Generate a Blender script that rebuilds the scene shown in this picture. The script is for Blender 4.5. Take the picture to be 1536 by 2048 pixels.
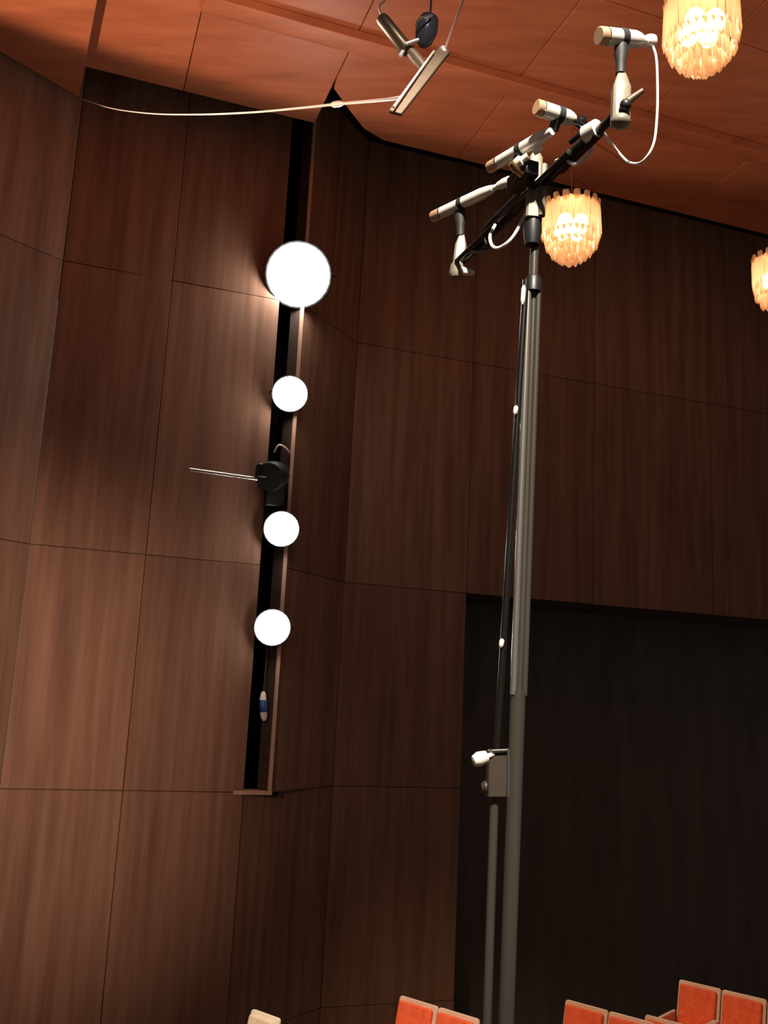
import bpy, math, random
from mathutils import Vector, Matrix
random.seed(7)
scene = bpy.context.scene
for o in list(bpy.data.objects):
    bpy.data.objects.remove(o)

# ------------------------------------------------------------------ camera
FPX = 1900.0
PITCH, ROLL = math.radians(11.2), math.radians(2.75)
CAM = Vector((0, 0, 1.6))
FW = Vector((0, math.cos(PITCH), math.sin(PITCH)))
R0 = Vector((1, 0, 0)); U0 = R0.cross(FW)
RT = R0 * math.cos(ROLL) + U0 * math.sin(ROLL)
UP = RT.cross(FW)
cd = bpy.data.cameras.new('camera')
cam = bpy.data.objects.new('camera', cd)
scene.collection.objects.link(cam)
cd.sensor_fit = 'VERTICAL'; cd.sensor_height = 24.0; cd.lens = FPX / 2048 * 24.0
cd.clip_end = 200
cam.matrix_world = Matrix(((RT.x, UP.x, -FW.x, CAM.x), (RT.y, UP.y, -FW.y, CAM.y),
                           (RT.z, UP.z, -FW.z, CAM.z), (0, 0, 0, 1)))
scene.camera = cam

def ray(x, y):
    return FW + RT * ((x - 768) / FPX) + UP * ((1024 - y) / FPX)
def uz(x, y, z):                       # sight line meets height z
    d = ray(x, y); return CAM + d * ((z - CAM.z) / d.z)
def uy(x, y, Y):                       # sight line meets distance Y
    d = ray(x, y); return CAM + d * (Y / d.y)

# ------------------------------------------------------------------ world, light, exposure
w = bpy.data.worlds.new('world'); scene.world = w; w.use_nodes = True
w.node_tree.nodes['Background'].inputs[0].default_value = (0.82, 0.68, 0.6, 1)
w.node_tree.nodes['Background'].inputs[1].default_value = 0.12
vs = scene.view_settings
vs.view_transform = 'Standard'; vs.look = 'None'; vs.gamma = 1; vs.use_curve_mapping = False
vs.exposure = 0.0

def spot(name, loc, target, energy, color, angle, blend=0.6, radius=0.15):
    l = bpy.data.lights.new(name, 'SPOT'); l.energy = energy; l.color = color
    l.spot_size = math.radians(angle); l.spot_blend = blend; l.shadow_soft_size = radius
    o = bpy.data.objects.new(name, l); scene.collection.objects.link(o)
    o.location = loc
    o.rotation_euler = (Vector(target) - Vector(loc)).to_track_quat('-Z', 'Y').to_euler()
    return o
WARM = (1.0, 0.66, 0.42)
# house flood behind the viewer that washes the side wall
spot('house_wash_light', (-5.0, -3.0, 3.4), (-6.3, 14.5, 0.7), 9000, (1.0, 0.72, 0.55), 34, 1.0, 0.4)
# added up-light on the hung ceiling panels, cone edge set to spare the walls
CL = Vector((-7.2, 6.6, 4.6))
_a = (Vector((-5.4, 13.85, 11.7)) - CL).normalized(); _b = (Vector((6.0, 17.75, 11.7)) - CL).normalized()
_m = (_a + _b).normalized(); _n = _b.cross(_a).normalized()
if _n.z < 0: _n = -_n
spot('added_ceiling_wash', CL, CL + _m * math.cos(math.radians(65)) + _n * math.sin(math.radians(65)), 4200, (1.0, 0.72, 0.52), 131, 0.07, 0.1)
# white stage light on the left that hits the microphones
spot('stage_light', (0.4, -1.8, 6.5), (0.27, 2.4, 2.6), 5200, (1.0, 0.90, 0.76), 30, 0.45, 0.2)
# added warm light to brighten the seats, no fixture modelled
spot('seat_fill_light', (-1.5, 5.0, 10.5), (2.2, 12.4, -2.2), 5600, (1.0, 0.74, 0.46), 40, 0.9, 0.3)

# ------------------------------------------------------------------ helpers
COL = scene.collection
class MB:
    def __init__(s): s.v = []; s.f = []; s.sm = []
    def add(s, vs, fs, smooth=False):
        b = len(s.v); s.v += [Vector(v) for v in vs]
        for f in fs: s.f.append([b + i for i in f]); s.sm.append(smooth)
        return s
    def box(s, c, ax, ay, az, hx, hy, hz):
        c = Vector(c); A = Vector(ax).normalized() * hx; B = Vector(ay).normalized() * hy; C = Vector(az).normalized() * hz
        vs = [c + A * i + B * j + C * k for k in (-1, 1) for j in (-1, 1) for i in (-1, 1)]
        return s.add(vs, [(0, 2, 3, 1), (4, 5, 7, 6), (0, 1, 5, 4), (2, 6, 7, 3), (0, 4, 6, 2), (1, 3, 7, 5)])
    def prism(s, poly, vec):           # polygon (3-D points) swept along vec
        n = len(poly); vec = Vector(vec); P = [Vector(p) for p in poly]
        vs = P + [p + vec for p in P]
        fs = [tuple(range(n))[::-1], tuple(range(n, 2 * n))] + [(i, (i + 1) % n, n + (i + 1) % n, n + i) for i in range(n)]
        return s.add(vs, fs)
    def lathe(s, p0, p1, prof, n=20):  # prof: (fraction along, radius)
        p0 = Vector(p0); p1 = Vector(p1); d = p1 - p0; a = d.normalized()
        u = a.orthogonal().normalized(); v = a.cross(u)
        vs = []; fs = []
        for t, r in prof:
            for k in range(n):
                g = 2 * math.pi * k / n
                vs.append(p0 + d * t + (u * math.cos(g) + v * math.sin(g)) * r)
        m = len(prof)
        for i in range(m - 1):
            for k in range(n):
                k2 = (k + 1) % n
                fs.append((i * n + k, i * n + k2, (i + 1) * n + k2, (i + 1) * n + k))
        fs.append(tuple(range(n))[::-1]); fs.append(tuple(range((m - 1) * n, m * n)))
        return s.add(vs, fs, True)
    def rod(s, p0, p1, r, n=14, r2=None): return s.lathe(p0, p1, [(0, r), (1, r if r2 is None else r2)], n)
    def tube(s, pts, r, n=8, sub=6):
        P = [Vector(p) for p in pts]
        if sub > 1 and len(P) > 2:
            Q = []
            for i in range(len(P) - 1):
                a = P[max(i - 1, 0)]; b = P[i]; c = P[i + 1]; d = P[min(i + 2, len(P) - 1)]
                for k in range(sub):
                    t = k / sub
                    Q.append(0.5 * ((2 * b) + (c - a) * t + (2 * a - 5 * b + 4 * c - d) * t * t + (3 * b - a - 3 * c + d) * t ** 3))
            P = Q + [P[-1]]
        vs = []; fs = []; u = None
        for i, p in enumerate(P):
            t = (P[min(i + 1, len(P) - 1)] - P[max(i - 1, 0)]).normalized()
            u = t.orthogonal().normalized() if u is None else (u - t * u.dot(t)).normalized()
            v = t.cross(u)
            for k in range(n):
                g = 2 * math.pi * k / n
                vs.append(p + (u * math.cos(g) + v * math.sin(g)) * r)
        for i in range(len(P) - 1):
            for k in range(n):
                k2 = (k + 1) % n
                fs.append((i * n + k, i * n + k2, (i + 1) * n + k2, (i + 1) * n + k))
        fs.append(tuple(range(n))[::-1]); fs.append(tuple(range((len(P) - 1) * n, len(P) * n)))
        return s.add(vs, fs, True)
    def ball(s, c, r, n=16, sz=1.0):
        prof = []
        for i in range(9):
            a = math.pi * i / 8
            prof.append(((1 - math.cos(a)) / 2, max(r * math.sin(a), r * 0.02)))
        c = Vector(c); return s.lathe(c - Vector((0, 0, r * sz)), c + Vector((0, 0, r * sz)), prof, n)
    def build(s, name, mat, parent=None, bevel=0.0, seg=2):
        off = root_loc(parent)
        me = bpy.data.meshes.new(name)
        me.from_pydata([tuple(v - off) for v in s.v], [], s.f)
        me.polygons.foreach_set('use_smooth', s.sm)
        me.update()
        me.set_sharp_from_angle(angle=math.radians(40))
        me.materials.append(mat)
        o = bpy.data.objects.new(name, me); COL.objects.link(o)
        if parent: o.parent = parent
        if bevel:
            b = o.modifiers.new('bevel', 'BEVEL'); b.width = bevel; b.segments = seg; b.limit_method = 'ANGLE'; b.angle_limit = math.radians(50)
        return o
ROOT = {}
def root_loc(o):
    while o is not None:
        if o in ROOT: return ROOT[o]
        o = o.parent
    return Vector((0, 0, 0))
def tag(o, label, cat, group=None):
    o['label'] = label; o['category'] = cat
    if group: o['group'] = group
    return o
def thing(name, label, cat, loc, group=None):
    o = bpy.data.objects.new(name, None); o.empty_display_size = 0.1
    COL.objects.link(o); o.location = Vector(loc); ROOT[o] = Vector(loc)
    return tag(o, label, cat, group)
def struct(o):
    o['kind'] = 'structure'; return o

# ------------------------------------------------------------------ materials
def mat(name, col, rough=0.5, metal=0.0, spec=0.5):
    m = bpy.data.materials.new(name); m.use_nodes = True
    b = m.node_tree.nodes['Principled BSDF']
    b.inputs['Base Color'].default_value = (*col, 1); b.inputs['Roughness'].default_value = rough
    b.inputs['Metallic'].default_value = metal; b.inputs['Specular IOR Level'].default_value = spec
    return m
def noisy(name, c1, c2, scale, rough=0.5, metal=0.0, spec=0.5, detail=6, vary=0.0, bump=0.0, rot=0.0, c3=None):
    m = mat(name, c1, rough, metal, spec); nt = m.node_tree; b = nt.nodes['Principled BSDF']
    tc = nt.nodes.new('ShaderNodeTexCoord'); mp = nt.nodes.new('ShaderNodeMapping')
    mp.vector_type = 'POINT'; mp.inputs['Scale'].default_value = scale; mp.inputs['Rotation'].default_value = (0, 0, rot)
    nz = nt.nodes.new('ShaderNodeTexNoise'); nz.inputs['Detail'].default_value = detail; nz.inputs['Scale'].default_value = 1.0
    nz.inputs['Roughness'].default_value = 0.62
    nt.links.new(tc.outputs['Object'], mp.inputs['Vector']); nt.links.new(mp.outputs[0], nz.inputs['Vector'])
    rp = nt.nodes.new('ShaderNodeValToRGB')
    rp.color_ramp.elements[0].position = 0.3; rp.color_ramp.elements[0].color = (*c1, 1)
    rp.color_ramp.elements[1].position = 0.72; rp.color_ramp.elements[1].color = (*c2, 1)
    nt.links.new(nz.outputs[0], rp.inputs[0]); out = rp.outputs[0]
    if vary:
        oi = nt.nodes.new('ShaderNodeObjectInfo'); mr = nt.nodes.new('ShaderNodeMapRange')
        mr.inputs['To Min'].default_value = 1 - vary; mr.inputs['To Max'].default_value = 1 + vary
        nt.links.new(oi.outputs['Random'], mr.inputs['Value'])
        hs = nt.nodes.new('ShaderNodeHueSaturation')
        nt.links.new(mr.outputs[0], hs.inputs['Value']); nt.links.new(out, hs.inputs['Color']); out = hs.outputs[0]
    nt.links.new(out, b.inputs['Base Color'])
    if bump:
        bp = nt.nodes.new('ShaderNodeBump'); bp.inputs['Strength'].default_value = bump; bp.inputs['Distance'].default_value = 0.01
        nt.links.new(nz.outputs[0], bp.inputs['Height']); nt.links.new(bp.outputs[0], b.inputs['Normal'])
    return m
def emit(name, col, strength):
    m = mat(name, col, 0.4); b = m.node_tree.nodes['Principled BSDF']
    b.inputs['Emission Color'].default_value = (*col, 1); b.inputs['Emission Strength'].default_value = strength
    return m
ALPHA = math.radians(18.8)
WOOD = noisy('brown_wood_veneer', (0.15, 0.07, 0.043), (0.29, 0.15, 0.096), (5.5, 5.5, 0.28), 0.62, 0, 0.25, 7, 0.10, 0.15)
WOODD = noisy('dark_wood_backing', (0.03, 0.018, 0.013), (0.06, 0.035, 0.025), (3, 3, 0.3), 0.7, 0, 0.2)
RECESS = noisy('dark_recess_cladding', (0.10, 0.08, 0.066), (0.16, 0.128, 0.105), (3, 3, 0.4), 0.7, 0, 0.2)
CEIL = noisy('red_brown_ceiling_wood', (0.36, 0.098, 0.042), (0.50, 0.15, 0.07), (0.9, 5.0, 1), 0.5, 0, 0.3, 6, 0.07, 0.08, -ALPHA)
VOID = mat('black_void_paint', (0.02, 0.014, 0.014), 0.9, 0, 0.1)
TRIMM = noisy('lit_edge_sill_wood', (0.42, 0.24, 0.16), (0.55, 0.33, 0.23), (8, 8, 0.5), 0.45)  # pale because the lit panel edge is put into the colour; sill shares it
BLACK = mat('black_metal', (0.012, 0.012, 0.013), 0.45, 0.2)
RUBBER = mat('black_rubber', (0.02, 0.019, 0.018), 0.6)
DARKM = mat('dark_anodised_metal', (0.035, 0.032, 0.03), 0.3, 0.85)
GREYT = noisy('grey_tube_metal', (0.05, 0.044, 0.036), (0.075, 0.066, 0.054), (60, 60, 1.5), 0.3, 0.4)
CHROMED = mat('polished_grey_metal', (0.42, 0.39, 0.34), 0.25, 0.85)
CLAMPM = mat('brown_clamp_paint', (0.035, 0.024, 0.016), 0.5)
CHROME = mat('bright_chrome', (0.85, 0.83, 0.8), 0.18, 1.0)
SILVER = noisy('satin_nickel', (0.86, 0.80, 0.70), (0.93, 0.88, 0.80), (40, 40, 40), 0.38, 0.3)
CAPS = mat('copper_tinted_grille', (0.62, 0.38, 0.22), 0.5, 0.4)
BEIGE = mat('beige_cast_metal', (0.22, 0.19, 0.14), 0.5, 0.15)
TAN = noisy('tan_aluminium_bar', (0.20, 0.135, 0.09), (0.25, 0.175, 0.12), (30, 30, 30), 0.5, 0.1)
BRONZE = mat('dark_bronze_metal', (0.16, 0.11, 0.07), 0.35, 0.5)
CABLE = mat('pale_cable_jacket', (0.75, 0.68, 0.62), 0.4)
PINKC = mat('thin_pink_wire', (0.70, 0.42, 0.36), 0.4)
BLUEP = mat('blue_plastic', (0.03, 0.09, 0.28), 0.4)
WHITEP = mat('white_plastic', (0.8, 0.74, 0.66), 0.4)
BLUEM = mat('blue_black_plastic', (0.07, 0.075, 0.11), 0.22, 0.3, 0.8)
RED = noisy('red_velvet', (0.60, 0.075, 0.03), (0.75, 0.14, 0.05), (14, 14, 14), 0.85, 0, 0.2)
CLOTH_LIT = noisy('overlit_seat_cloth', (0.75, 0.6, 0.42), (0.85, 0.7, 0.5), (14, 14, 14), 0.8, 0, 0.2)  # seat cloth with a beam's overexposure put into its colour
SHELL = noisy('pale_beech', (0.55, 0.36, 0.26), (0.66, 0.45, 0.33), (4, 4, 20), 0.45)
SHELL_LIT = noisy('overlit_beech', (0.85, 0.76, 0.62), (0.9, 0.82, 0.7), (4, 4, 20), 0.45)  # beech shell paled by the same beam, light put into the colour
FLOORM = noisy('dark_parquet', (0.06, 0.03, 0.02), (0.10, 0.055, 0.035), (1.5, 9, 1), 0.5)
STAGEM = noisy('stage_boards', (0.20, 0.12, 0.07), (0.28, 0.17, 0.1), (1.5, 12, 1), 0.5)
GLOW = emit('lamp_glow', (1.0, 0.97, 0.88), 40.0)
BULB = emit('bulb_glow', (1.0, 0.86, 0.70), 11.0)
BRASS = mat('aged_brass', (0.45, 0.26, 0.12), 0.35, 0.9)
def crystal_mat():
    m = bpy.data.materials.new('amber_tinted_crystal'); m.use_nodes = True; nt = m.node_tree
    nt.nodes.remove(nt.nodes['Principled BSDF'])
    tr = nt.nodes.new('ShaderNodeBsdfTranslucent'); tr.inputs[0].default_value = (0.90, 0.70, 0.50, 1)
    df = nt.nodes.new('ShaderNodeBsdfDiffuse'); df.inputs[0].default_value = (0.8, 0.62, 0.45, 1)
    gl = nt.nodes.new('ShaderNodeBsdfGlossy'); gl.inputs[0].default_value = (1, 0.9, 0.8, 1); gl.inputs['Roughness'].default_value = 0.15
    tp = nt.nodes.new('ShaderNodeBsdfTransparent'); tp.inputs[0].default_value = (1, 0.86, 0.7, 1)
    a = nt.nodes.new('ShaderNodeMixShader'); a.inputs[0].default_value = 0.35
    b = nt.nodes.new('ShaderNodeMixShader'); b.inputs[0].default_value = 0.15
    c = nt.nodes.new('ShaderNodeMixShader'); c.inputs[0].default_value = 0.42
    L = nt.links
    L.new(tr.outputs[0], a.inputs[1]); L.new(df.outputs[0], a.inputs[2])
    L.new(a.outputs[0], b.inputs[1]); L.new(gl.outputs[0], b.inputs[2])
    L.new(b.outputs[0], c.inputs[1]); L.new(tp.outputs[0], c.inputs[2])
    L.new(c.outputs[0], nt.nodes['Material Output'].inputs['Surface'])
    return m
CRYSTAL = crystal_mat()

# ------------------------------------------------------------------ hall frame: s along the side wall, t away from the viewer
E_ = Vector((math.cos(ALPHA), math.sin(ALPHA), 0)); N_ = Vector((-math.sin(ALPHA), math.cos(ALPHA), 0))
O_ = Vector((-5.556, 14.814, 0)); ZU = Vector((0, 0, 1))
def W(s, t, z): return O_ + E_ * s + N_ * t + ZU * z
def st(p): d = Vector(p) - O_; return d.dot(E_), d.dot(N_)
def uw(x, y, t=0.0):                   # sight line meets the plane parallel to the side wall at depth t
    d = ray(x, y); return CAM + d * (((W(0, t, 0) - CAM).dot(N_)) / d.dot(N_))
ZF, ZT, ZC = -5.2, 13.0, 11.5
ZS0 = -2.75                            # level of the seating tier
ROWS = [ZF, -3.7, 0.03, 3.75, 8.55, ZT]

def panelled(name, p0, p1, cols, rows, m, thick=0.06, gap=0.009, skip=(), label=None, backing=True):
    """Vertical wall from plan point p0 to p1: a backing slab plus one veneer board per field."""
    p0 = Vector(p0); p1 = Vector(p1); d = (p1 - p0); L = d.length; d.normalize()
    nrm = Vector((d.y, -d.x, 0))        # towards the hall
    root = MB()
    z0, z1 = rows[0], rows[-1]
    if backing:
        root.prism([p0 - nrm * 0.02 + ZU * z0, p1 - nrm * 0.02 + ZU * z0, p1 - nrm * 0.22 + ZU * z0, p0 - nrm * 0.22 + ZU * z0], ZU * (z1 - z0))
    o = struct(root.build(name, WOODD))
    for i in range(len(cols) - 1):
        for j in range(len(rows) - 1):
            if (i, j) in skip: continue
            a, b = cols[i] + gap / 2, cols[i + 1] - gap / 2
            k0, k1 = rows[j] + gap / 2, rows[j + 1] - gap / 2
            q = MB().prism([p0 + d * a + ZU * k0, p0 + d * b + ZU * k0, p0 + d * b - nrm * thick + ZU * k0, p0 + d * a - nrm * thick + ZU * k0], ZU * (k1 - k0))
            q.build('panel', m, o, 0.006, 1)
    return o

# side wall with the lamp slot at its end, the wall that comes forward on the far left, the return and the far wall
wl = panelled('wall_left', W(0, 0, 0), W(3.70, 0, 0), [0, 1.80, 3.70], ROWS, WOOD)
pl = W(0, 0, 0) + Vector((-math.cos(math.radians(49)), -math.sin(math.radians(49)), 0)) * 5.0
panelled('wall_corner', pl, W(0, 0, 0), [0, 1.7, 3.4, 5.0], ROWS, WOOD)
RA, RB = W(4.10, 0, 0), W(5.60, 1.35, 0)
lr = (RB - RA).length
wr = panelled('wall_return', RA, RB, [0, lr], [0.03, 3.75, 8.55, ZT], WOOD)
RA2 = W(3.70, 0.04, 0)
panelled('wall_return_lower', RA2, RB, [0, (RB - RA2).length], [ZF, -3.7, 0.03], WOOD)
# far wall with a broad dark opening low on the right
far_cols = [0, 2.53, 5.4, 8.4, 11.4, 15.0]
fw = panelled('wall_back', RB, W(20.6, 1.35, 0), far_cols, ROWS, WOOD, skip=[(i, j) for i in range(1, 5) for j in (0, 1, 2)], backing=False)
bk = MB()
def slab(m, s0, s1, t0, t1, z0, z1):
    m.prism([W(s0, t0, z0), W(s1, t0, z0), W(s1, t1, z0), W(s0, t1, z0)], ZU * (z1 - z0)); return m
slab(bk, 5.6, 8.13, 1.37, 1.6, ZF, ZT); slab(bk, 8.13, 20.6, 1.37, 1.6, 3.76, ZT)
struct(bk.build('wall_back_core', WOODD))
rc = MB()
slab(rc, 8.0, 20.6, 3.4, 3.6, ZF, 3.9); slab(rc, 7.93, 8.13, 1.6, 3.6, ZF, 3.9); slab(rc, 8.13, 20.6, 1.6, 3.4, 3.78, 3.9)
struct(rc.build('wall_opening', RECESS))
# slot: black box behind the gap, strip paled as lit edge, and a sill
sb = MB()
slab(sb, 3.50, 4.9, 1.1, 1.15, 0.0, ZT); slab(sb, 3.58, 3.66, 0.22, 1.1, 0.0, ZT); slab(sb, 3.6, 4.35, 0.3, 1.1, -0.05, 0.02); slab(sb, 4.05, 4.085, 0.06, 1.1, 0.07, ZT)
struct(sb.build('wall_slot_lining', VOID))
tr = slab(MB(), 4.09, 4.15, -0.035, 0.05, 0.02, ZT)
struct(tr.build('trim_1', TRIMM))
tr = MB().prism([W(3.52, -0.05, 0.0), W(4.16, -0.05, 0.0), W(4.16, 0.3, 0.0), W(3.68, 0.3, 0.0), W(3.68, 0.0, 0.0)], ZU * 0.06)
struct(tr.build('trim_2', TRIMM))

# floors
fl = MB().prism([(-14, 4.2, ZF), (20, 4.2, ZF), (20, 26, ZF), (-14, 26, ZF)], (0, 0, -0.3))
struct(fl.build('floor', FLOORM))
tf = MB().prism([(-1.9, 9.2, ZS0), (6.4, 9.2, ZS0), (6.4, 13.75, ZS0), (3.4, 13.75, ZS0), (-1.9, 11.9, ZS0)], (0, 0, ZF - ZS0))
struct(tf.build('floor_tier', FLOORM))
sf = MB().prism([(-8, -4, 0), (8, -4, 0), (8, 3.6, 0), (-8, 3.6, 0)], (0, 0, -0.2))
struct(sf.build('floor_platform', STAGEM))

# ceiling: dark deck above, red-brown boards hung below it with a gap along the walls
dk = MB().prism([(-14, 2, ZT), (22, 2, ZT), (22, 27, ZT), (-14, 27, ZT)], (0, 0, 0.2))
ceil = struct(dk.build('ceiling', VOID))
ZB = ZC + 0.22
def cpoly(pts, z, th=0.12, m=CEIL):
    return MB().prism([Vector((p.x, p.y, z)) for p in pts], (0, 0, th)).build('panel', m, ceil, 0.008, 1)
def stp(s, t): return W(s, t, 0)
sB, tB = st(uz(175, 135, ZB)); tE = tB
s2, t2 = st(uz(620, 245, ZB)); tE = (tB + t2) / 2
T1 = st(uz(460, 8, ZB))[1]             # line of the long ridge
T2 = T1 - 2.2; T3 = T2 - 3.0
g = 0.006
sL = st(uz(195, 0, ZC))[0] + 0.05
sN = st(uz(628, 250, ZB))[0]
def strip(cols, rows):
    for i in range(len(cols) - 1):
        for j in range(len(rows) - 1):
            cpoly([stp(cols[i] + g, rows[j + 1] + g), stp(cols[i + 1] - g, rows[j + 1] + g), stp(cols[i + 1] - g, rows[j] - g), stp(cols[i] + g, rows[j] - g)], ZB)
sJ = st(uz(390, 80, ZB))[0]
strip([-0.9, sJ, sN], [tE, T1])
strip([-0.9, sJ, sN, 6.75, 9.2, 11.7, 14.2, 17.5], [T1, T2, T3])
strip([6.75, 9.2, 11.7, 14.2, 17.5], [tE, T1])
# the board right of the slot has a ragged corner cut away
n1, n2, n3 = st(uz(642, 150, ZB)), st(uz(702, 225, ZB)), st(uz(765, 282, ZB))
cpoly([stp(sN + g, T1 - g), stp(sN + g, n1[1]), stp(*st(uz(668, 178, ZB))), stp(*n2), stp(*st(uz(728, 258, ZB))), stp(n3[0], tE), stp(6.75 - g, tE), stp(6.75 - g, T1 - g)], ZB)
# lowered board in the left corner
a1, a2, a3 = uz(-60, 68, ZC), uz(158, 195, ZC), uz(197, -12, ZC)
a3b = a2 + (a3 - a2) * 2.2
cpoly([a1 + (a1 - a2) * 1.0, a2, a3b, a3b + (a1 - a2) * 2.4], ZC, 0.3)
# long ridge along the ceiling
rg = MB()
rg.prism([W(1.6, T1 + 0.34, ZB - 0.002), W(1.6, T1 + 0.12, ZB - 0.13), W(1.6, T1 - 0.18, ZB - 0.13), W(1.6, T1 - 0.22, ZB - 0.002)], E_ * 15.5)
rg.build('ridge', CEIL, ceil, 0.01, 1)
# small round ceiling fitting
cf = thing('ceiling_rose', 'small pale round fitting on the red ceiling boards at top left', 'ceiling fitting', Vector((*uz(436, 16, ZB).xy, ZB)))
c = Vector((*uz(436, 16, ZB).xy, ZB))
MB().lathe(c, c - ZU * 0.035, [(0, 0.11), (0.6, 0.11), (1, 0.085)], 20).build('ring', WHITEP, cf)
MB().lathe(c - ZU * 0.03, c - ZU * 0.05, [(0, 0.05), (1, 0.03)], 14).build('nozzle', BRASS, cf)

# ------------------------------------------------------------------ spotlights in the slot
def spotlight(px, py, r, label, lit=True, t=-0.28):
    L = uw(px, py, t)
    root = thing('spotlight', label, 'spotlight', L, 'spotlights mounted in the wall slot')
    aim = (Vector((0.6, 2.0, 1.4)) - L).normalized()
    back = L - aim * (1.5 * r + 0.1)
    MB().lathe(L - aim * 0.02, back, [(0, r * 1.06), (0.25, r * 1.06), (0.27, r * 0.95), (0.8, r * 0.9), (1, r * 0.55)], 24).build('housing', BLACK, root)
    prof = [(0, r)] + [(math.sin(a), r * math.cos(a)) for a in (0.3, 0.6, 0.9, 1.2, 1.45)]
    MB().lathe(L - aim * 0.015, L + aim * r * 0.42, prof, 24).build('lens', GLOW if lit else DARKM, root)  # radius widened to take in the lamp's glare
    sd = aim.cross(ZU).normalized(); up = sd.cross(aim)
    y = MB()
    cen = L - aim * r * 0.8
    y.tube([cen + sd * r * 1.1, cen + sd * r * 1.2 - aim * r * 0.9, cen - aim * r * 2.0, cen - sd * r * 1.2 - aim * r * 0.9, cen - sd * r * 1.1], 0.018, 6, 4)
    y.build('yoke', BLACK, root)
    MB().rod(cen - aim * r * 2.0, W(st(L)[0], 1.0, L.z), 0.02, 8).build('bracket', BLACK, root)
    return root
spotlight(597, 550, 0.56, 'highest lit spotlight in the wall slot, widened by its glare')
spotlight(580, 788, 0.30, 'lit spotlight just above the black unlit lamp in the wall slot')
spotlight(563, 1058, 0.29, 'lit spotlight just below the black unlit lamp in the wall slot')
spotlight(545, 1255, 0.29, 'lowest lit spotlight in the wall slot, above the blue connector')
# unlit black lamp with a boom rod across the wall
L = uw(545, 952, -0.2)
ul = thing('unlit_spotlight', 'black unlit lamp in the wall slot with a long rod pointing left', 'spotlight', L)
aim = Vector((-0.15, -0.75, -0.25)).normalized()
MB().lathe(L + aim * 0.2, L - aim * 0.35, [(0, 0.24), (0.3, 0.26), (0.75, 0.24), (1, 0.12)], 20).build('housing', BLACK, ul)
MB().box(uw(549, 985, -0.1), E_, N_, ZU, 0.16, 0.12, 0.26).build('ballast_box', BLACK, ul, 0.02)
MB().box(uw(526, 943, -0.25), E_, N_, ZU, 0.12, 0.1, 0.12).build('clamp', BLACK, ul, 0.03)
MB().rod(uw(514, 958, -0.30), uw(378, 939, -0.55), 0.032, 12).build('rod', CHROMED, ul)
MB().tube([uw(548, 905, -0.1), uw(558, 890, -0.15), uw(572, 897, -0.1), uw(578, 905, 0.0)], 0.018, 6, 4).build('hook', WHITEP, ul)
MB().rod(L + N_ * 0.2, W(st(L)[0], 1.05, L.z), 0.025, 8).build('bracket', BLACK, ul)
# blue and white connector hanging on its cable
cb = thing('cable_connector', 'blue and white cable connector hanging low in the wall slot', 'connector', uw(528, 1442, -0.03))
MB().lathe(uw(526, 1400, -0.03), uw(528, 1424, -0.03), [(0, 0.055), (0.1, 0.068), (0.9, 0.068), (1, 0.055)], 14).build('blue_body', BLUEP, cb)
MB().lathe(uw(526, 1400, -0.03), uw(527, 1383, -0.03), [(0, 0.06), (0.7, 0.045), (1, 0.025)], 12).build('cap', WHITEP, cb)
MB().lathe(uw(527, 1424, -0.03), uw(529, 1441, -0.03), [(0, 0.06), (0.6, 0.055), (1, 0.03)], 12).build('plug_tip', WHITEP, cb)
MB().tube([uw(527, 1383, -0.03), uw(531, 1340, 0.0), uw(534, 1305, 0.03), uw(533, 1282, 0.06)], 0.014, 6, 4).build('cable', RUBBER, cb)

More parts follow.
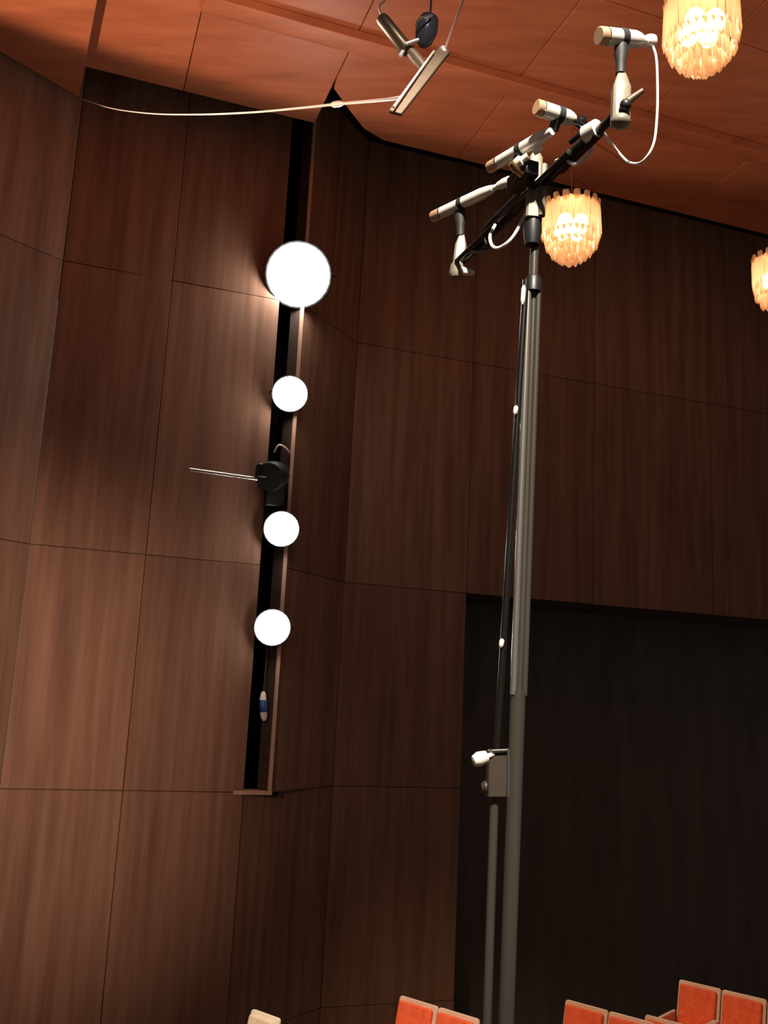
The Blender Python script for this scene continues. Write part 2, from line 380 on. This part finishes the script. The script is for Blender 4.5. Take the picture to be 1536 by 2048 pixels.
# ------------------------------------------------------------------ chandeliers
def crystal_mesh(wd, ln):
    m = MB()
    h = wd / 2
    ring = [(h * math.cos(a), h * 0.6 * math.sin(a)) for a in [math.pi / 3 * k for k in range(6)]]
    vs = [(x * 0.8, y * 0.8, 0) for x, y in ring] + [(x, y, -ln * 0.15) for x, y in ring] + [(x, y, -ln * 0.8) for x, y in ring] + [(0, 0, -ln)]
    fs = [(5, 4, 3, 2, 1, 0)]
    for lv in (0, 6):
        fs += [(lv + k, lv + (k + 1) % 6, lv + 6 + (k + 1) % 6, lv + 6 + k) for k in range(6)]
    fs += [(12 + k, 12 + (k + 1) % 6, 18) for k in range(6)]
    me = bpy.data.meshes.new('crystal'); me.from_pydata(vs, [], fs); me.materials.append(CRYSTAL); me.update()
    return me
CM = {}
def chandelier(px, py, R, ztop, label, power):
    top = uz(px, py, ztop)             # centre of the crown
    root = thing('chandelier', label, 'chandelier', top, 'crystal chandeliers under the ceiling')
    k = R / 0.45
    MB().lathe(top + ZU * 0.05, top - ZU * 0.04, [(0, R * 0.3), (0.4, R * 0.8), (1, R * 0.86)], 28).build('crown', BRASS, root)
    MB().rod(top + ZU * 0.04, Vector((top.x, top.y, ZT)), 0.012, 8).build('stem', BRASS, root)
    tiers = [(0.43, 0.05, 0.16, 16, 0.11, 14), (0.425, -0.04, 0.56, 28, 0.088, 0), (0.38, -0.50, 0.24, 24, 0.09, 0), (0.30, -0.62, 0.24, 18, 0.09, 0),
             (0.20, -0.72, 0.22, 12, 0.09, 0), (0.09, -0.80, 0.2, 6, 0.08, 0)]
    for r, z, ln, n, wd, tilt in tiers:
        key = (wd, ln)
        if key not in CM: CM[key] = crystal_mesh(wd, ln)
        for i in range(n):
            a = 2 * math.pi * (i + (0.5 if n % 4 else 0)) / n
            o = bpy.data.objects.new('crystal', CM[key]); COL.objects.link(o); o.parent = root
            o.location = (r * k * math.cos(a), r * k * math.sin(a), z * k)
            o.rotation_euler = (math.radians(tilt + random.uniform(-3, 3)), 0, a + math.pi / 2)
            o.scale = (k, k, k * random.uniform(0.94, 1.06))
    for i in range(4):
        a = math.pi / 4 + math.pi / 2 * i
        MB().ball(top + Vector((0.17 * k * math.cos(a), 0.17 * k * math.sin(a), -0.36 * k)), 0.125 * k, 14, 1.3).build('bulb', BULB, root)
    l = bpy.data.lights.new('chandelier_light', 'POINT'); l.energy = power; l.color = (1.0, 0.80, 0.58); l.shadow_soft_size = 0.1 * k
    lo = bpy.data.objects.new('chandelier_light', l); COL.objects.link(lo); lo.parent = root; lo.location = (0, 0, -0.36 * k)
    return root
chandelier(1402, 4, 0.45, 10.2, 'largest crystal chandelier, cut by the top edge of the picture', 14)
chandelier(1143, 412, 0.50, 10.2, 'crystal chandelier glowing beside the microphone stand top', 14)
chandelier(1558, 518, 0.50, 10.2, 'crystal chandelier cut by the right edge of the picture', 14)

# ------------------------------------------------------------------ seats
RD = Vector((0.386, -0.335, 0)).normalized(); FD = Vector((RD.y, -RD.x, 0))   # along the row, and the way the seat faces
def seat(corner, label, cloth=RED, shell=SHELL, wd=0.555, dz=0.0):
    """corner: the upper left corner of the backrest."""
    z0 = ZS0
    base = Vector((corner.x, corner.y, z0)) + RD * (wd / 2) + FD * 0.35
    root = thing('theatre_seat', label, 'seat', base, 'theatre seats along the aisle')
    rec = (ZU - FD * 0.24).normalized(); nf = RD.cross(rec) * -1
    if nf.dot(FD) < 0: nf = -nf
    tl = Vector(corner)
    h = 0.72
    def bp(u, v, d): return tl + RD * u - rec * v + nf * d
    # shell: rounded slab
    def rslab(u0, u1, v0, v1, d0, d1, rad):
        pts = []
        for (cu, cv, a0) in ((u0 + rad, v0 + rad, 180), (u1 - rad, v0 + rad, 270)):
            for q in range(5):
                a = math.radians(a0 + 90 * q / 4); pts.append((cu + rad * math.cos(a), cv + rad * math.sin(a)))
        pts += [(u1, v1), (u0, v1)]
        return MB().prism([bp(u, v, d0) for u, v in pts], nf * (d1 - d0))
    rslab(0, wd, 0, h, -0.045, 0.0, 0.035).build('back_shell', shell, root, 0.008)
    rslab(0.035, wd - 0.035, 0.045, h - 0.1, 0.0, 0.06, 0.03).build('back_cushion', cloth, root, 0.022, 3)
    sc = bp(wd / 2, h - 0.05, 0)
    sq = MB().box(Vector((sc.x, sc.y, z0 + 0.43)) + FD * 0.27, RD, FD, ZU, wd / 2 - 0.035, 0.25, 0.055); sq.build('seat_cushion', cloth, root, 0.03, 3)
    MB().box(Vector((sc.x, sc.y, z0 + 0.36)) + FD * 0.27, RD, FD, ZU, wd / 2 - 0.04, 0.24, 0.015).build('seat_pan', shell, root, 0.005)
    for sgn in (-1, 1):
        ac = Vector((sc.x, sc.y, 0)) + RD * sgn * (wd / 2 - 0.012)
        MB().box(ac + FD * 0.24 + ZU * (z0 + 0.60), RD, FD, ZU, 0.022, 0.22, 0.018).build('armrest', shell, root, 0.008)
        MB().box(ac + FD * 0.2 + ZU * (z0 + 0.29), RD, FD, ZU, 0.012, 0.18, 0.29).build('side_panel', shell, root, 0.006)
    return root
ZS = -1.8
cb_ = uz(800, 1990, ZS); cc_ = uz(1131, 1998, ZS); cd_ = uz(1358, 1958, ZS)
PITCHS = 0.57
seat(uz(503, 2017, ZS), 'overlit pale seat standing alone at the bottom left', CLOTH_LIT, SHELL_LIT, 0.44)
seat(cb_, 'red seat at the aisle end of the pair left of the microphone stand foot')
seat(cb_ + RD * PITCHS, 'red seat second from the aisle, just left of the microphone stand foot')
seat(cc_, 'red seat at the aisle end of the middle row, right of the stand')
seat(cc_ + RD * PITCHS, 'red seat second from the aisle in the middle row, right of the stand')
seat(uz(1290, 2028, ZS - 0.25), 'seat mostly hidden below the frame, between the two right hand rows')
seat(cd_, 'highest red seat, at the aisle end of the rearmost row on the right')
seat(cd_ + RD * PITCHS, 'red seat second from the aisle in the rearmost row, at lower right corner')
seat(cd_ + RD * PITCHS * 2, 'red seat cut by the right edge of the picture in the rearmost row')

# ------------------------------------------------------------------ microphone stand
YP = 2.14
pt = uy(1071, 445, YP); pb = uy(1012, 2048, YP); pd = (pb - pt).normalized()
foot = pt + pd * ((pt.z - 0.0) / -pd.z)
stand = thing('microphone_stand', 'tall grey metal microphone stand with a clamp halfway up', 'stand', foot)
def along(z): return pt + pd * ((pt.z - z) / -pd.z)
def PX(x, y): return uy(x, y, YP)
zu = PX(1065, 575).z
MB().rod(along(pt.z), along(zu - 0.02), 0.0105, 18).build('upper_tube', GREYT, stand)
zm = PX(1036, 1390).z
XO = (RT - pd * RT.dot(pd)).normalized()
for off, rr, dy, mm, nm in ((-0.0115, 0.0075, -0.006, CHROMED, 'rail'), (0.003, 0.0075, 0.004, GREYT, 'rail'), (0.0135, 0.0065, -0.002, GREYT, 'rail')):  # left rail paler: the tube's highlight is put into its metal
    q = XO * off + Vector((0, dy, 0))
    MB().rod(along(zu) + q, along(zm) + q, rr, 14).build(nm, mm, stand)
MB().lathe(along(zu + 0.03), along(zu - 0.012), [(0, 0.014), (0.2, 0.019), (1, 0.02)], 18).build('top_collar', BLACK, stand)
MB().lathe(along(zm + 0.01), along(0.45), [(0, 0.0155), (0.015, 0.0165), (1, 0.0165)], 20).build('lower_tube', GREYT, stand)
MB().lathe(along(0.46), along(0.12), [(0, 0.021), (1, 0.021)], 18).build('base_tube', GREYT, stand)
# slim side tube that runs beside the main one, drawing away towards the foot
MB().rod(uy(1052, 560, YP - 0.02), uy(991, 1540, YP - 0.02), 0.0075, 14).build('side_tube', DARKM, stand)
sl_a, sl_b = uy(990, 1560, YP - 0.02), uy(974, 2048, YP - 0.02); sd_ = (sl_b - sl_a)
MB().rod(sl_a, sl_a + sd_ * 1.6, 0.0095, 14).build('side_tube', GREYT, stand)  # lighter metal than above: the light on this length is in its colour
# clamp block with bright knob
ck = PX(992, 1545) - Vector((0, 0.02, 0))
ex = (PX(1010, 1545) - PX(970, 1545)).normalized()
cl = MB().box(ck, ex, Vector((0, 1, 0)), pd, 0.022, 0.022, 0.05).build('clamp', CLAMPM, stand, 0.004)
MB().tube([PX(1011, 1590) - Vector((0, .046, 0)), PX(1011, 1504) - Vector((0, .046, 0)), PX(1006, 1499) - Vector((0, .046, 0)), PX(980, 1500) - Vector((0, .046, 0))], 0.0035, 8, 3).build('clamp_rail', CHROME, cl)
MB().lathe(PX(984, 1506) - Vector((0, .04, 0)), PX(940, 1520) - Vector((0, .05, 0)), [(0, 0.004), (0.3, 0.006), (0.34, 0.013), (0.7, 0.016), (0.95, 0.011), (1, 0.004)], 16).build('clamp_knob', SILVER, cl)
MB().lathe(PX(978, 1572) - Vector((0, .02, 0)), PX(961, 1574) - Vector((0, .02, 0)), [(0, 0.012), (0.6, 0.014), (1, 0.008)], 12).build('wing_screw', CLAMPM, cl)
for (x, y, h_) in ((1042, 600, 19), (1027, 828, 9), (999, 1288, 9)):
    MB().lathe(PX(x + 2, y - h_) - Vector((0, .03, 0)), PX(x - 1, y + h_) - Vector((0, .03, 0)), [(0, 0.002), (0.2, 0.0055), (0.8, 0.0055), (1, 0.002)], 10).build('cable_clip', SILVER, stand)
# foot: three legs
for i in range(3):
    a = math.radians(40 + 120 * i)
    q = foot + Vector((math.cos(a), math.sin(a), 0)) * 0.62
    lg = MB().rod(foot + ZU * 0.42, q + ZU * 0.02, 0.011, 10).build('leg', GREYT, stand)
    MB().lathe(q + ZU * 0.035, q, [(0, 0.015), (1, 0.018)], 10).build('rubber_foot', RUBBER, lg)
    MB().rod(foot + ZU * 0.14, foot.lerp(q, 0.5) + ZU * 0.21, 0.006, 8).build('brace', GREYT, stand)
MB().lathe(along(0.48), along(0.36), [(0, 0.024), (0.5, 0.034), (1, 0.024)], 16).build('hub', BLACK, stand)

# ------------------------------------------------------------------ crossbar that carries the microphones
ZBAR = 2.85
A = uz(915, 532, ZBAR); B = uz(1228, 232, ZBAR); BD = (B - A).normalized()
bar = thing('microphone_bar', 'dark crossbar with beige posts on top of the microphone stand', 'stand bar', along(pt.z))
BS = BD.cross(ZU).normalized()
MB().rod(A, B, 0.0105, 14).build('main_rail', DARKM, bar)
MB().rod(A + BS * 0.025 + BD * 0.05 - ZU * 0.012, B + BS * 0.025 - BD * 0.14 - ZU * 0.012, 0.007, 12).build('second_rail', DARKM, bar)
MB().rod(uz(1195, 262, ZBAR), uz(1120, 335, ZBAR), 0.0165, 16).build('rail_sleeve', DARKM, bar)
MB().rod(uz(1196, 256, ZBAR + .006), uz(1172, 270, ZBAR + .006), 0.0205, 16).build('rail_collar', SILVER, bar)
# centre block
def block(name, p0, p1, hw, hd, m, parent, taper=0.55):
    p0 = Vector(p0); p1 = Vector(p1); d = (p1 - p0); a = d.normalized()
    sx = RT - a * RT.dot(a); sx.normalize(); sy = a.cross(sx)
    mb = MB(); prof = [(0, 1), (0.68, 1), (0.92, taper), (1, taper * 0.6)]
    vs = []
    for t, k in prof:
        for (i, j) in ((-1, -.7), (-.7, -1), (.7, -1), (1, -.7), (1, .7), (.7, 1), (-.7, 1), (-1, .7)):
            vs.append(p0 + d * t + sx * i * hw * k + sy * j * hd * k)
    fs = [tuple(range(8))[::-1], tuple(range(24, 32))]
    for l in range(3):
        fs += [(l * 8 + k, l * 8 + (k + 1) % 8, l * 8 + 8 + (k + 1) % 8, l * 8 + 8 + k) for k in range(8)]
    mb.add(vs, fs)
    return mb.build(name, m, parent, 0.0015)
cbk = block('centre_post', uy(1064, 438, 2.12), uy(1072, 308, 2.12), 0.0165, 0.015, BEIGE, bar, 0.95)
MB().rod(uy(1083, 432, 2.11), uy(1088, 330, 2.11), 0.009, 12).build('centre_rod', BEIGE, cbk)
MB().lathe(uy(1066, 436, 2.13), uy(1064, 490, 2.13), [(0, 0.021), (0.5, 0.023), (1, 0.017)], 16).build('stand_coupling', BLACK, bar)
MB().box(uy(1045, 355, 2.10), BD, BS, ZU, 0.05, 0.018, 0.02).build('centre_bracket', DARKM, bar, 0.004)
MB().lathe(uy(1044, 350, 2.07), uy(1022, 325, 2.05), [(0, 0.008), (0.6, 0.011), (1, 0.008)], 12).build('brass_joint', BRASS, bar)
# end posts
def end_post(px, Y, ytop, ybot, hw, lab):
    yA = ytop; return block('end_post', uy(px[1], ybot, Y), uy(px[0], yA, Y), hw, 0.016, BEIGE, bar)
p1_ = end_post((1243, 1240), 1.80, 145, 250, 0.0185, 'n')
MB().ball(uy(1241, 243, 1.79), 0.021, 14, 0.75).build('post_foot', BEIGE, p1_)
MB().ball(uy(1251, 210, 1.775), 0.0125, 12).build('knob', BLACK, p1_)
MB().rod(uy(1256, 203, 1.78), uy(1286, 181, 1.77), 0.009, 10, 0.006).build('lever', BRONZE, p1_)
p4_ = end_post((924, 915), 2.55, 468, 548, 0.0165, 'f')
MB().lathe(uy(915, 530, 2.54), uy(914, 556, 2.54), [(0, 0.02), (0.7, 0.024), (1, 0.018)], 14).build('post_foot', BEIGE, p4_)
MB().lathe(uy(922, 542, 2.53), uy(948, 546, 2.52), [(0, 0.013), (0.5, 0.011), (1, 0.006)], 10).build('knob', WHITEP, p4_)

# ------------------------------------------------------------------ microphones
def microphone(name, label, c0, c1, rpx, tail=None, cap=0.16, group='microphones on the crossbar'):
    """c0: capsule end, c1: tail end of the body (3-D)."""
    c0 = Vector(c0); c1 = Vector(c1); ln = (c1 - c0).length
    r = rpx * ((c0 + c1) / 2 - CAM).dot(FW) / FPX
    root = thing(name, label, 'microphone', (c0 + c1) / 2, group)
    k = r / ln
    d = c1 - c0
    MB().lathe(c0 + d * cap, c1, [(0, r), (0.78, r), (0.92, r * 0.82), (1, r * 0.62)], 22).build('body', SILVER, root)
    MB().lathe(c0, c0 + d * cap, [(0, r * 0.86), (0.12, r * 0.98), (1, r)], 22).build('capsule', CAPS, root)
    MB().lathe(c0 + d * (cap - .012), c0 + d * (cap + .012), [(0, r * 1.02), (1, r * 1.02)], 22).build('ring', CHROME, root)
    if tail:
        tr_, tm = tail
        MB().lathe(c1 - d * 0.01, c1 + d * tr_, [(0, r * 0.5), (0.3, r * 0.5), (0.32, r * 0.66), (0.6, r * 0.82), (0.85, r * 0.8), (1, r * 0.45)], 16).build('connector', tm, root)
    return root
z4 = uy(922, 414, 2.55).z; z3 = uy(1045, 300, 2.07).z; z2 = uy(1110, 227, 1.98).z
m1a, m1b = uy(1197, 71, 1.775), uy(1284, 81, 1.82)
m1 = microphone('pencil_microphone', 'silver microphone at the top right end of the crossbar', m1a, m1b, 17.5, (0.30, SILVER))
m2 = microphone('pencil_microphone', 'short silver microphone second from the top right of the crossbar', uz(1072, 214, z2), uz(1148, 240, z2), 16, (0.3, DARKM))
m3 = microphone('pencil_microphone', 'long silver microphone pointing down left at the middle of the crossbar', uz(978, 336, z3), uz(1104, 262, z3), 12.5)
m4 = microphone('pencil_microphone', 'silver microphone at the lower left end of the crossbar', uz(865, 434, z4), uz(986, 377, z4), 11.5, (0.3, SILVER))
def clip(px0, px1, Y0, Y1, r0, r1, name='microphone_clip'):
    return MB().lathe(uy(*px0, Y0), uy(*px1, Y1), [(0, r0), (0.3, r0), (0.6, r1), (1, r1)], 14).build(name, RUBBER, bar)
clip((1242, 92), (1241, 148), 1.80, 1.80, 0.0145, 0.0105)
clip((1116, 230), (1106, 262), 1.98, 2.0, 0.014, 0.012)
clip((1043, 308), (1032, 330), 2.07, 2.09, 0.016, 0.012)
clip((921, 424), (921, 472), 2.55, 2.55, 0.017, 0.0115)
def ringclip(c, ax, rpx):
    ax = Vector(ax).normalized(); r = rpx * (c - CAM).dot(FW) / FPX * 1.08
    return MB().lathe(c - ax * 0.008, c + ax * 0.008, [(0, r), (1, r)], 20).build('clip_ring', RUBBER, bar)
def along_m(a, b, t): return Vector(a).lerp(Vector(b), t)
ringclip(along_m(m1a, m1b, 0.53), m1b - m1a, 17.5)
q0, q1 = uz(1072, 214, z2), uz(1148, 240, z2); ringclip(along_m(q0, q1, 0.6), q1 - q0, 16)
q0, q1 = uz(978, 336, z3), uz(1104, 262, z3); ringclip(along_m(q0, q1, 0.52), q1 - q0, 12.5)
q0, q1 = uz(865, 434, z4), uz(986, 377, z4); ringclip(along_m(q0, q1, 0.5), q1 - q0, 11.5)
# pale connectors between the central microphones
MB().lathe(uy(1030, 330, 2.06), uy(1056, 312, 2.04), [(0, 0.012), (0.5, 0.014), (0.55, 0.009), (1, 0.009)], 12).build('swivel', SILVER, bar)
MB().lathe(uy(1066, 305, 2.05), uy(1082, 292, 2.04), [(0, 0.009), (0.5, 0.011), (1, 0.008)], 12).build('swivel', SILVER, bar)
MB().tube([uy(1150, 243, 1.97), uy(1168, 252, 1.95), uy(1160, 268, 1.95), uy(1140, 285, 1.97)], 0.006, 8, 4).build('bracket_wire', DARKM, bar)

def cable(name, label, pts, r, m=CABLE, group='loose microphone cables'):
    o = MB().tube(pts, r, 8, 8).build(name, m)
    return tag(o, label, 'cable', group)
cable('microphone_cable', 'pale cable hanging in a hook from the top right microphone', [m1b + (m1b - m1a) * 0.2, uy(1312, 112, 1.82), uy(1315, 170, 1.81), uy(1314, 232, 1.80), uy(1307, 288, 1.80), uy(1286, 322, 1.82), uy(1262, 326, 1.86), uy(1240, 308, 1.92), uy(1205, 262, 1.88)], 0.0027)
cable('microphone_cable', 'pale cable loop below the lower middle of the crossbar', [uy(1062, 405, 2.16), uy(1045, 440, 2.15), uy(1024, 476, 2.15), uy(1000, 495, 2.17), uy(985, 492, 2.2), uy(980, 472, 2.24), uy(990, 450, 2.28)], 0.0042)
cable('microphone_cable', 'short pale cable loop under the upper right of the crossbar', [uy(1186, 288, 1.93), uy(1180, 305, 1.93), uy(1165, 322, 1.94), uy(1148, 328, 1.97), uy(1128, 318, 2.0), uy(1112, 322, 2.04)], 0.0042)
cable('microphone_cable', 'dark cable strung along the lower part of the crossbar', [uy(1040, 385, 2.16), uy(1005, 420, 2.25), uy(985, 440, 2.3), uy(965, 470, 2.38), uy(975, 495, 2.4), uy(940, 505, 2.48)], 0.0055, RUBBER)

# ------------------------------------------------------------------ microphone mount hung on wires
YH = 3.0
hang = thing('hanging_microphone_mount', 'tan bar with dark tube and swivel hung on wires near the ceiling', 'microphone mount', uy(838, 160, YH))
def H(x, y, dy=0.0): return uy(x, y, YH + dy)
b0, b1 = H(888, 102), H(790, 227, -0.15)
bd = (b1 - b0).normalized(); sx = (RT - bd * RT.dot(bd)).normalized()
MB().box((b0 + b1) / 2, bd, sx, bd.cross(sx), (b1 - b0).length / 2, 0.023, 0.008).build('bar', TAN, hang, 0.004)
MB().rod(H(787, 214, -.18), H(868, 102, -.03), 0.004, 8).build('bar_lip', SILVER, hang)
MB().lathe(H(884, 96), H(892, 112), [(0, 0.013), (1, 0.013)], 10).build('wire_anchor', SILVER, hang)
MB().lathe(H(762, 36), H(816, 104), [(0, 0.021), (0.08, 0.025), (0.9, 0.026), (1, 0.02)], 18).build('tube', BRONZE, hang)
MB().lathe(H(812, 92), H(852, 140), [(0, 0.017), (0.5, 0.021), (1, 0.016)], 14).build('arm', TAN, hang)
MB().rod(H(812, 88, -.03), H(842, 78, -.03), 0.007, 10).build('pin', SILVER, hang)
MB().rod(H(806, 102, -.02), H(800, 112, -.02), 0.007, 8).build('screw', SILVER, hang)
hb = MB().lathe(H(860, 28, -.02), H(846, 92, -.02), [(0, 0.012), (0.15, 0.034), (0.4, 0.042), (0.62, 0.038), (0.85, 0.03), (1, 0.014)], 16).build('swivel', BLUEM, hang)
MB().tube([H(832, 52, -.06), H(838, 38, -.08), H(852, 34, -.08), H(864, 30, -.07)], 0.004, 8, 4).build('swivel_strap', CHROME, hb)
up = H(890, 98); up2 = H(926, 0)
cable('suspension_wire', 'thin pink wire rising from the right end of the hung bar', [up, up + (up2 - up) * ((ZB - up.z) / (up2.z - up.z))], 0.0042, PINKC, 'wires of the hung mount')
def rise(p):                           # straight on up to the ceiling in growing steps
    return [Vector((p.x, p.y, p.z + d)) for d in (0.12, 0.35, 0.8, 1.7, 3.4)] + [Vector((p.x, p.y, ZB))]
lw = [H(768, 40), H(758, 14), H(770, 0), H(790, -40), H(800, -140)] + rise(H(800, -140))
cable('suspension_wire', 'thin pale wire rising from the dark tube of the hung mount', lw, 0.0038, CABLE, 'wires of the hung mount')
cable('suspension_wire', 'dark wire rising from the blue black swivel of the hung mount', [H(860, 30), H(862, 0), H(866, -120)] + rise(H(866, -120)), 0.004, BLUEM, 'wires of the hung mount')
cable('tie_cable', 'long pale cable sagging from the hung bar to the ceiling corner at left',
      [uy(822, 186, 2.9), uy(802, 195, 3.0), uy(740, 202, 3.5), uy(675, 208, 4.1), uy(600, 216, 5.0), uy(500, 225, 6.2), uy(400, 229, 7.6), uy(300, 227, 9.4), uy(220, 216, 11.6), uy(163, 198, 14.3)], 0.0068, CABLE, 'wires of the hung mount')
tj = tag(MB().lathe(uy(690, 206, 3.95), uy(660, 210, 4.3), [(0, 0.004), (0.3, 0.015), (0.7, 0.015), (1, 0.004)], 12).build('cable_joint', SILVER), 'bright metal joint on the long sagging cable near the ceiling notch', 'cable joint')
